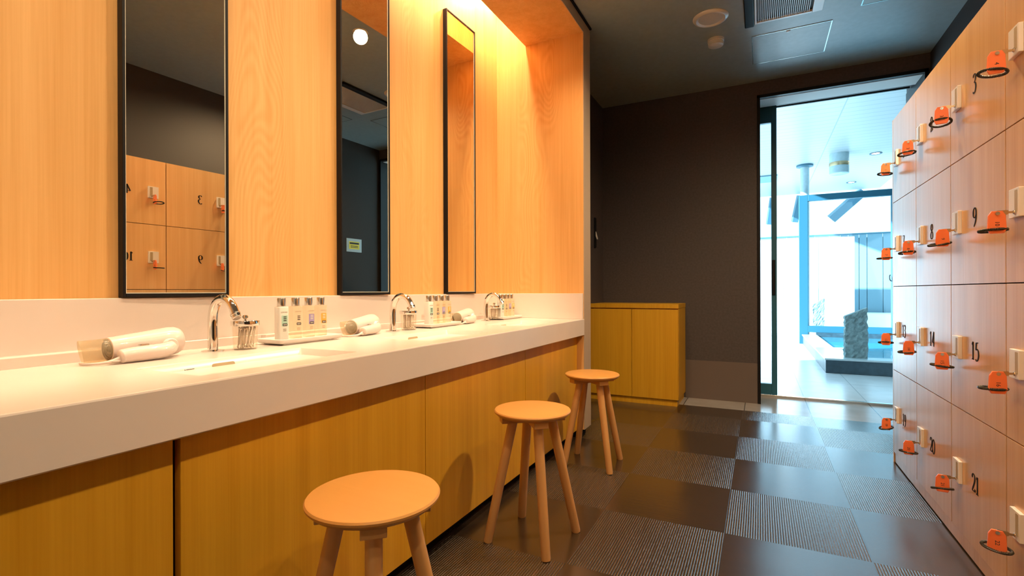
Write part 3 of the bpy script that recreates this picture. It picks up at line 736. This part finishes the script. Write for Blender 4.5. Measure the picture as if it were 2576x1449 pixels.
# keys
def ring_pts(r, n): return [(r*math.cos(2*PI*k/n), r*math.sin(2*PI*k/n), 0) for k in range(n)]
def coil_bm(R=.031, r=.0034, turns=52):
    pts = []; n = turns*7
    for k in range(n):
        a = 2*PI*k/n; b_ = 2*PI*k/7
        pts.append(((R+r*math.cos(b_))*math.cos(a), (R+r*math.cos(b_))*math.sin(a)*.92, r*math.sin(b_)))
    bm = tube(pts, .0011, 5, closed=True)
    tube(ring_pts(R, 40), r*.72, 8, bm=bm, closed=True)
    return bm
coil_me = mk('coil_band', coil_bm(), 'coil', True)
KEYF = Matrix(((1, 0, 0, 0), (0, 0, -1, 0), (0, 1, 0, 0), (0, 0, 0, 1)))      # prism x -> x, y -> z, normal -> -y
bm = prism(rrect(.026, .0125, .003, 3), -.0012, .0012, mat=TOM((-.021, 0, 0)) @ KEYF)
prism(rrect(.020, .006, .001, 2), -.0010, .0010, bm=bm, mat=TOM((-.004, 0, 0)) @ KEYF)
key_me = mk('key_blade', bm, 'brass')
bm = lathe([(0, -.0038), (.0050, -.0038), (.0050, .0038), (0, .0038)], 16, mat=TOM((-.031, 0, -.002)) @ Matrix.Rotation(PI/2, 4, 'X'))
rivet_me = mk('rivet', bm, 'silver', True, 40)
octo = [(-.0205, -.026), (-.015, -.038), (.015, -.038), (.0205, -.026), (.0185, .012), (.0115, .024), (-.0115, .024), (-.0185, .012)]
bm = prism(octo, -.0030, .0030, bev=.0012, mat=TOM((-.032, 0, -.019)) @ KEYF)
tag_me = mk('number_tag', bm, 'orange')
def tag_num(s):
    bm = bmesh.new()
    text_bm(s, .014, bm=bm, mat=TOM((-.032, -.0032, -.030)) @ KEYF @ Matrix.Rotation(-PI/2, 4, 'Z'))
    return mk('tag_number', bm, 'ink')
tagn_me = {}
for c in range(5):
    for r_ in range(4):
        num = r_*6+c+1; ym = (yc[c]+yc[c+1])/2; zm = (zr[r_]+zr[r_+1])/2
        lb = 'oak locker door numbered %d in the %s row' % (num, rown[r_])
        if c == 4: lb = 'oak locker door beside the camera in the %s row, %s' % (rown[r_], 'numbered %d' % num)
        k = thing('locker', (XL, ym, zm), lb, 'locker', group='numbered lockers in the right-hand bank')
        sy_ = (yc[c]-yc[c+1]-.001)/WD
        b_ = lk('locker_body', body_me, k); b_.scale = (1, sy_, (zr[r_]-zr[r_+1]-.0002)/HD)
        d_ = lk('locker_door', door_me, k); d_.scale = (1, (yc[c]-yc[c+1])/WD, (zr[r_]-zr[r_+1])/HD)
        py = (yc[c]-.083)-ym
        p_ = lk('lock_plate', plate_me, d_, (0, py, -.002)); p_['label'] = 'white plastic coin lock plate'
        lk('coin_slot', coin_me, d_, (0, py, -.002)); lk('key_cylinder', cyl_me, d_, (0, py-.02+.0, -.002))
        nb = number_bm(str(num), .060); o = obj('door_number', nb, 'digit', d_)
        if c == 4: continue
        rnd = random.Random(num*17)
        kz = zm-.028; ky = ym+py-.010
        kk = thing('locker_key', (XL-.0175, ky, kz), 'orange-tagged key with dark coil wristband in the lock of door %d' % num, 'key', rz=rnd.uniform(-.25, .10), group='orange-tagged keys hanging in the locker doors')
        lk('key_blade', key_me, kk); lk('rivet', rivet_me, kk)
        tg = lk('number_tag', tag_me, kk); tg.rotation_euler = (0, 0, 0)
        tg.location = (0, rnd.uniform(-.001, .001), 0)
        tagn_me[num] = tag_num(str(num)); lk('tag_number', tagn_me[num], tg)
        cb = lk('coil_band', coil_me, kk, (-.032, .024 if r_ < 3 else .004, -.046)); cb.rotation_euler = (rnd.uniform(-.30, .12), rnd.uniform(-.10, .16), rnd.random()*3)
lb_ = thing('locker_plinth', (XL, 2.0, 0), 'low oak plinth running beneath the bank of lockers', 'plinth')
obj('plinth_front', box(.004, .44, -.99, 1.283, .006, .0535, bev=.001), 'wood_lock', lb_)
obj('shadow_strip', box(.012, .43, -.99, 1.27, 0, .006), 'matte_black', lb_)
ep = obj('locker_end_panel', box(XL-.0, XL+.44, 3.2835, 3.302, .0, 1.826, bev=.001), 'wood_lock'); tag(ep, 'narrow oak end panel closing the locker bank at the doorway side', 'panel')

# ------------------------------------------------------------------ low cabinet at the back
lc = thing('low_cabinet', (-.943, 4.09, 0), 'low two-door oak cabinet against the dark back wall', 'cabinet')
obj('carcass', box(-.352, .367, .020, .405, .05, .776, bev=.001), 'wood_cab', lc)
obj('cabinet_door', box(-.354, -.0015, 0, .019, .052, .768, bev=.001), 'wood_cab', lc)
obj('cabinet_door', box(.0015, .3635, 0, .019, .052, .768, bev=.001), 'wood_cab', lc)
obj('cabinet_top', box(-.354, .369, -.002, .408, .777, .812, bev=.0015), 'wood_cab', lc)
obj('plinth', box(-.352, .355, .014, .40, 0, .05), 'wood_cab', lc)

# wall bracket on the dark corridor wall
wb = thing('wall_handset', (-1.30, 4.235, 1.40), 'small dark wall fitting with a pale slanted lever in the dark corner', 'wall fitting')
obj('mounting_plate', box(0, .012, -.02, .02, -.10, .16, bev=.002), 'black', wb)
obj('lever', box(.012, .024, -.005, .005, -.035, .035, bev=.002, mat=Matrix.Rotation(-.25, 4, 'Y')), 'white', wb)
# notice on the right wall, seen in the middle mirror
sg = thing('safety_notice', (XR, 4.10, 1.44), 'yellow notice on a grey plate, reflected in the middle mirror', 'sign')
obj('backing_plate', box(-.004, 0, -.11, .11, -.075, .075, bev=.001), 'ceiling', sg)
bm = prism(rrect(.15, .085, .002, 2), 0, .001, mat=TOM((-.0045, 0, 0)) @ NUMF)
obj('yellow_card', bm, 'yellow', sg)
bm = prism(rrect(.135, .020, .001, 1), 0, .0008, mat=TOM((-.0056, 0, .022)) @ NUMF)
for zz in (-.008, -.022): prism(rrect(.11, .006, .001, 1), 0, .0008, bm=bm, mat=TOM((-.0056, 0, zz)) @ NUMF)
obj('lettering', bm, 'ink', sg)

# ------------------------------------------------------------------ ceiling fittings
cl = thing('ceiling_speaker', (-.270, 3.310, ZC), 'round white flush ceiling disc left of the air grille', 'ceiling fitting')
obj('outer_ring', lathe([(.070, 0), (.104, 0), (.104, -.003), (.098, -.010), (.085, -.015), (.072, -.010), (.070, -.006)], 48, cap=False), 'gloss_white', cl, smooth=True, angle=40)
obj('centre_disc', lathe([(0, -.004), (.074, -.004), (.074, -.009), (.05, -.011), (0, -.011)], 48), 'gloss_white', cl, smooth=True, angle=40)
sd = thing('smoke_detector', (-.262, 3.615, ZC), 'small white round smoke detector behind the larger ceiling disc', 'smoke detector')
obj('detector_base', lathe([(0, 0), (.052, 0), (.052, -.016), (.048, -.018), (0, -.018)], 36), 'gloss_white', sd, smooth=True, angle=40)
obj('detector_head', lathe([(0, -.018), (.046, -.018), (.050, -.026), (.047, -.042), (.036, -.047), (0, -.048)], 36), 'gloss_white', sd, smooth=True, angle=40)
vg = thing('air_grille', (-.0, 3.20, ZC), 'rectangular slatted ventilation grille in the dark ceiling', 'vent')
x0, x1, y0, y1 = -.026, .340, -.30, .298
bm = box(x0, x0+.012, y0, y1, -.014, 0, bev=.002); box(x1-.055, x1, y0, y1, -.014, 0, bev=.002, bm=bm)
box(x0+.012, x1-.055, y0, y0+.02, -.014, 0, bev=.002, bm=bm); box(x0+.012, x1-.055, y1-.018, y1, -.014, 0, bev=.002, bm=bm)
obj('grille_frame', bm, 'gloss_white', vg)
bm = bmesh.new()
for k in range(27): 
    xx = x0+.019+k*.0105
    box(xx, xx+.0035, y0+.02, y1-.018, -.011, -.002, bm=bm)
obj('slats', bm, 'gloss_white', vg)
obj('grille_backing', box(x0+.012, x1-.055, y0+.02, y1-.018, -.0019, -.0005), 'grille_dark', vg)
obj('shadow_gap_bar', box(-.082, -.028, y0, .31, -.022, 0, bev=.006), 'black', vg)  # dark bar standing in for a shadow gap beside the frame
def hatch(x0, x1, y0, y1, lab):
    h_ = thing('access_hatch', (x0, y0, ZC), lab, 'ceiling hatch', group='square ceiling hatches')
    w, l, e = x1-x0, y1-y0, .0055
    bm = box(0, e, 0, l, -.003, 0); box(w-e, w, 0, l, -.003, 0, bm=bm); box(e, w-e, 0, e*.6, -.003, 0, bm=bm); box(e, w-e, l-e*.6, l, -.003, 0, bm=bm)
    obj('hatch_frame', bm, 'silver', h_)
    obj('hatch_panel', box(e, w-e, e*.6, l-e*.6, -.002, 0), 'ceiling', h_)
    obj('latch', lathe([(0, -.002), (.012, -.002), (.012, -.005), (.005, -.007), (0, -.007)], 20, mat=TOM((w*.47, .022, 0))), 'white', h_, smooth=True, angle=40)
hatch(-.045, .412, 3.682, 4.136, 'square thin-framed hatch in the dark ceiling before the doorway')
hatch(.540, 1.0, 3.11, 3.570, 'square ceiling hatch above the lockers, only its corner in view')
# recessed downlights in the dark ceiling
WARM = (1.0, .76, .47)
def downlight(x, y, z, power, lab, grp, size=.045, ang=PI*.75, tilt=0):
    d = thing('recessed_downlight', (x, y, z), lab, 'ceiling light', group=grp)
    obj('trim_ring', lathe([(.034, -.001), (.050, -.001), (.050, -.004), (.044, -.006), (.034, -.003)], 32, cap=False), 'white_matte', d, smooth=True, angle=40)
    obj('lens', lathe([(0, -.001), (.034, -.001), (.034, -.002), (0, -.0025)], 24), 'lamp', d)
    ld = bpy.data.lights.new('downlight_lamp', 'SPOT'); ld.energy = power; ld.color = WARM; ld.spot_size = ang; ld.spot_blend = .8; ld.shadow_soft_size = size
    lo = bpy.data.objects.new('downlight_lamp', ld); COL.objects.link(lo); lo.parent = d; lo.location = (0, 0, -.035); lo.rotation_euler = (0, tilt, 0)
PW = 21
for i, (x, y) in enumerate(((-.772, 2.42), (-.772, 1.55), (-.772, .68))):
    downlight(x, y, ZC, PW, ['lit recessed downlight over the farthest stool, shown by the middle mirror', 'recessed downlight in the ceiling over the middle stool', 'recessed downlight in the ceiling over the nearest stool'][i], 'recessed ceiling downlights')
for i, (x, y) in enumerate(((.50, -.5), (.50, .45), (.50, 1.40), (.50, 2.65))):  # off-frame row added for side light on the cabinets, kept clear of mirrors
    downlight(x, y, ZC, 17 if y < 2.5 else 80, ['added fill downlight behind the camera', 'added fill downlight in the ceiling right above the camera', 'added fill downlight over the fourth locker column', 'added fill downlight over the second locker column'][i], 'added fill downlights over the lockers', ang=PI*.93)
for i, y in enumerate((-.35, .30, .89, 1.29, 1.69, 2.08, 2.48, 2.80)):
    downlight(-1.43, y, 2.93, 20, 'recessed spotlight in the niche cove over the counter', 'niche cove spotlights', size=.03, ang=PI*.72, tilt=.42)

# ------------------------------------------------------------------ covered terrace with the bath, beyond the doorway
struct('floor_terrace', box(-9.0, 4.0, 4.87, 17, -.1, -.001), 'terrace')
struct('ceiling_terrace', box(-.30, 2.3, 5.0, 13.0, 3.10, 3.2), 'board_ceiling')
struct('wall_terrace', box(2.05, 2.2, 5.0, 9.9, 0, 3.1), 'grey_boards')
# bath
tub = thing('bath_tub', (.652, 6.5, 0), 'dark stone edged bath filled with water beyond the doorway', 'bath')
TW, TL, TH = 1.39, 3.34, .163
bm = box(0, TW, 0, .24, 0, TH-.02, bev=.004); box(0, .20, .24, TL, 0, TH-.02, bev=.004, bm=bm)
box(.20, TW, .24, TL, 0, .03, bm=bm)
obj('tub_wall', bm, 'stone_dark', tub)
bm = prism([(-.01, -.01), (TW, -.01), (TW, .25), (.21, .25), (.21, TL), (-.01, TL)], TH-.02, TH, bev=.003)
obj('tub_rim', bm, 'tub_top', tub)
wt = obj('bath_water', box(.652+.205, .652+TW, 6.5+.245, 6.5+TL, .04, .128), 'water'); tag(wt, 'clear blue water filling the stone bath', 'water')
def rock(name, w, d, h0, h1, loc, lab, seed):
    rnd = random.Random(seed); t = bmesh.new(); nx, nz = 8, 18
    rings = []
    for k in range(nz+1):
        f = k/nz; ring = []
        per = [(x/nx, 0) for x in range(nx)]+[(1, y/4) for y in range(4)]+[(1-x/nx, 1) for x in range(nx)]+[(0, 1-y/4) for y in range(4)]
        for (u, v) in per:
            top = h0+(h1-h0)*u; z = top*f
            j = .010 if 0 < k < nz else .003
            ring.append(t.verts.new(((u-.5)*w+rnd.uniform(-j, j), (v-.5)*d+rnd.uniform(-j, j), z)))
        rings.append(ring)
    n = len(rings[0])
    for a, b_ in zip(rings, rings[1:]):
        for i in range(n): t.faces.new((a[i], a[(i+1) % n], b_[(i+1) % n], b_[i]))
    t.faces.new(rings[-1]); t.faces.new(rings[0][::-1])
    o = obj(name, t, 'stone', loc=loc); tag(o, lab, 'stone'); return o
rock('standing_stone', .205, .12, .462, .560, (.955, 6.70, TH+.0), 'rough grey standing stone with slanted top on the bath rim', 3)
rock('standing_stone', .185, .12, .52, .65, (.985, 11.0, .12), 'mottled standing stone outside, beyond the window frame', 5)
struct('trim_9', box(.6, 2.0, 10.85, 11.3, 0, .12), 'screen')
# window frame at the far side of the bath
wf = thing('window_frame', (.61, 9.9, 0), 'blue-grey metal window frame standing at the far side of the bath', 'window frame')
bm = box(-.005, .125, -.04, .04, .0, 2.545, bev=.004); box(1.285, 1.325, -.04, .04, .0, 2.545, bev=.004, bm=bm)
box(.125, 1.285, -.04, .04, 2.440, 2.545, bev=.004, bm=bm); box(.125, 1.285, -.04, .04, .20, .31, bev=.004, bm=bm)
obj('outer_frame', bm, 'window_blue', wf)
obj('glass_pane', box(.125, 1.285, -.004, .004, .31, 2.44), 'glass', wf)
obj('window_latch', tube(catmull([(1.262, -.045, 1.16), (1.250, -.06, 1.13), (1.255, -.065, 1.08), (1.275, -.055, 1.06)], 5), .008, 8), 'black', wf, smooth=True)
struct('trim_10', box(.85, 2.05, 9.86, 9.94, .0, .20), 'stone_dark')
# column with collar
co = thing('round_column', (.705, 10.05, 0), 'slim pale round column rising behind the window frame to the terrace ceiling', 'column')
obj('shaft', lathe([(0, 0), (.068, 0), (.068, 3.1), (0, 3.1)], 32), 'tub_top', co, smooth=True, angle=40)  # pale colour takes in the light flare washing over the post
obj('collar', lathe([(.068, 3.06), (.13, 3.07), (.13, 3.1), (.068, 3.1)], 32, cap=False), 'rafter', co, smooth=True, angle=40)
# drum lamp and small lamps on the terrace ceiling
dl = thing('drum_lamp', (1.14, 9.47, 3.1), 'drum shaped lamp hanging under the white terrace ceiling', 'lamp')
obj('drum_shade', lathe([(0, -.32), (.128, -.32), (.135, -.315), (.135, 0), (0, 0)], 40), 'tub_top', dl, smooth=True, angle=40)
obj('shade_band', lathe([(.136, -.20), (.138, -.19), (.138, -.15), (.136, -.14)], 40, cap=False), 'brass', dl, smooth=True)
for x, y, lb in ((1.66, 9.70, 'small recessed lamp in the terrace ceiling nearer the doorway'), (1.66, 12.07, 'small recessed lamp far back in the terrace ceiling')):
    d = thing('terrace_downlight', (x, y, 3.1), lb, 'ceiling light', group='small terrace ceiling lamps')
    obj('lamp_ring', lathe([(.055, -.001), (.085, -.001), (.085, -.008), (.055, -.004)], 28, cap=False), 'rafter', d, smooth=True)
    obj('lamp_lens', lathe([(0, -.001), (.055, -.001), (.055, -.003), (0, -.004)], 20), 'lamp_small', d)
ac = obj('ceiling_outlet', box(-.1, .30, 10.6, 11.2, 3.075, 3.099, bev=.004), 'fence'); tag(ac, 'flat greenish outlet plate on the terrace ceiling near the glass door', 'vent')
# white screens and board fence
for x0, x1, lb in ((-1.2, .445, 'white screen panel seen through the glass door'), (.457, 1.08, 'white screen panel behind the outdoor standing stone'), (1.092, 1.70, 'white screen panel at the right end of the row')):
    o = obj('garden_screen', box(x0, x1, 12.0, 12.05, 0, 1.995, bev=.003), 'screen'); tag(o, lb, 'screen', group='white garden screens')
fe = thing('board_fence', (0, 13.5, 0), 'pale blue fence of tall vertical boards behind the white screens', 'fence')
fx_ = [-1.6, -1.2, -.8, -.4, -.05, .25, .572, .785, 1.147, 1.437, 1.644, 1.796, 1.998, 2.145, 2.435, 2.8, 3.2, 3.6]
for a, b_ in zip(fx_, fx_[1:]):
    obj('fence_board', box(a+.006, b_-.006, 0, .03, 0, 2.17), 'fence', fe)
obj('fence_rail', box(-1.6, 3.6, .03, .06, 0, 2.10), 'haze_blue', fe)
obj('fence_cap', box(-1.6, 3.6, -.01, .05, 2.17, 2.20), 'rafter', fe)
struct('trim_11', box(1.72, 3.6, 12.6, 13.4, 0, .42), 'screen')
for i, (a, b_, lb) in enumerate((((.98, 10.15, 2.66), (1.10, 13.3, 2.62), ''),)): pass
def rafter(p0, p1, w, lab):
    d = Vector(p1)-Vector(p0); L_ = d.length; q = Vector((1, 0, 0)).rotation_difference(d.normalized()).to_matrix().to_4x4()
    o = obj('roof_brace', box(0, L_, -w/2, w/2, -w/2, w/2, mat=q), 'rafter', loc=p0); tag(o, lab, 'beam', group='slanting braces below the terrace roof edge')
rafter((2.02, 13.15, 3.08), (1.44, 13.25, 2.52), .17, 'broad slanting blue brace seen through the window')
rafter((.83, 13.12, 3.08), (.72, 13.25, 2.50), .12, 'narrow slanting blue brace left of the window frame')
rafter((.28, 13.12, 3.08), (.20, 13.25, 2.48), .12, 'narrow slanting blue brace seen through the glass door')

# ------------------------------------------------------------------ light from outside
w = bpy.data.worlds.new('World'); sc.world = w; w.use_nodes = True
bg = w.node_tree.nodes['Background']; bg.inputs[0].default_value = (.45, .80, 1.0, 1); bg.inputs[1].default_value = 1.6
sl = bpy.data.lights.new('sun', 'SUN'); sl.energy = 16; sl.angle = .02; sl.color = (.62, .86, 1.0)
so = bpy.data.objects.new('sun', sl); COL.objects.link(so)
so.rotation_euler = Vector((.72, .50, -.36)).to_track_quat('-Z', 'Y').to_euler()

# ------------------------------------------------------------------ camera
f_px, th, roll, pitch, cyp = 1250.8, .46264, -.0032, -.00047, 732.7
cam = bpy.data.cameras.new('Camera'); co_ = bpy.data.objects.new('Camera', cam); COL.objects.link(co_); sc.camera = co_
cam.sensor_width = 36; cam.lens = f_px/2576*36; cam.shift_y = (cyp-724.5)/2576; cam.clip_start = .02; cam.clip_end = 200
c_, s_ = math.cos(th), math.sin(th)
r = Vector((c_, s_, 0)); fw = Vector((-s_, c_, 0)); up = Vector((0, 0, 1))
fw2 = fw*math.cos(pitch)+up*math.sin(pitch); up2 = up*math.cos(pitch)-fw*math.sin(pitch)
r3 = r*math.cos(roll)+up2*math.sin(roll); up3 = up2*math.cos(roll)-r*math.sin(roll)
co_.matrix_world = Matrix(((r3.x, up3.x, -fw2.x, 0), (r3.y, up3.y, -fw2.y, 0), (r3.z, up3.z, -fw2.z, .92), (0, 0, 0, 1)))

# ------------------------------------------------------------------ render look
vs = sc.view_settings; vs.view_transform = 'Standard'; vs.look = 'None'; vs.exposure = 0.9; vs.gamma = 1.0; vs.use_curve_mapping = False
cy = sc.cycles; cy.use_denoising = True; cy.max_bounces = 10; cy.diffuse_bounces = 5; cy.glossy_bounces = 6; cy.transmission_bounces = 8; cy.transparent_max_bounces = 12
cy.sample_clamp_indirect = 6.0; cy.caustics_reflective = False; cy.caustics_refractive = False
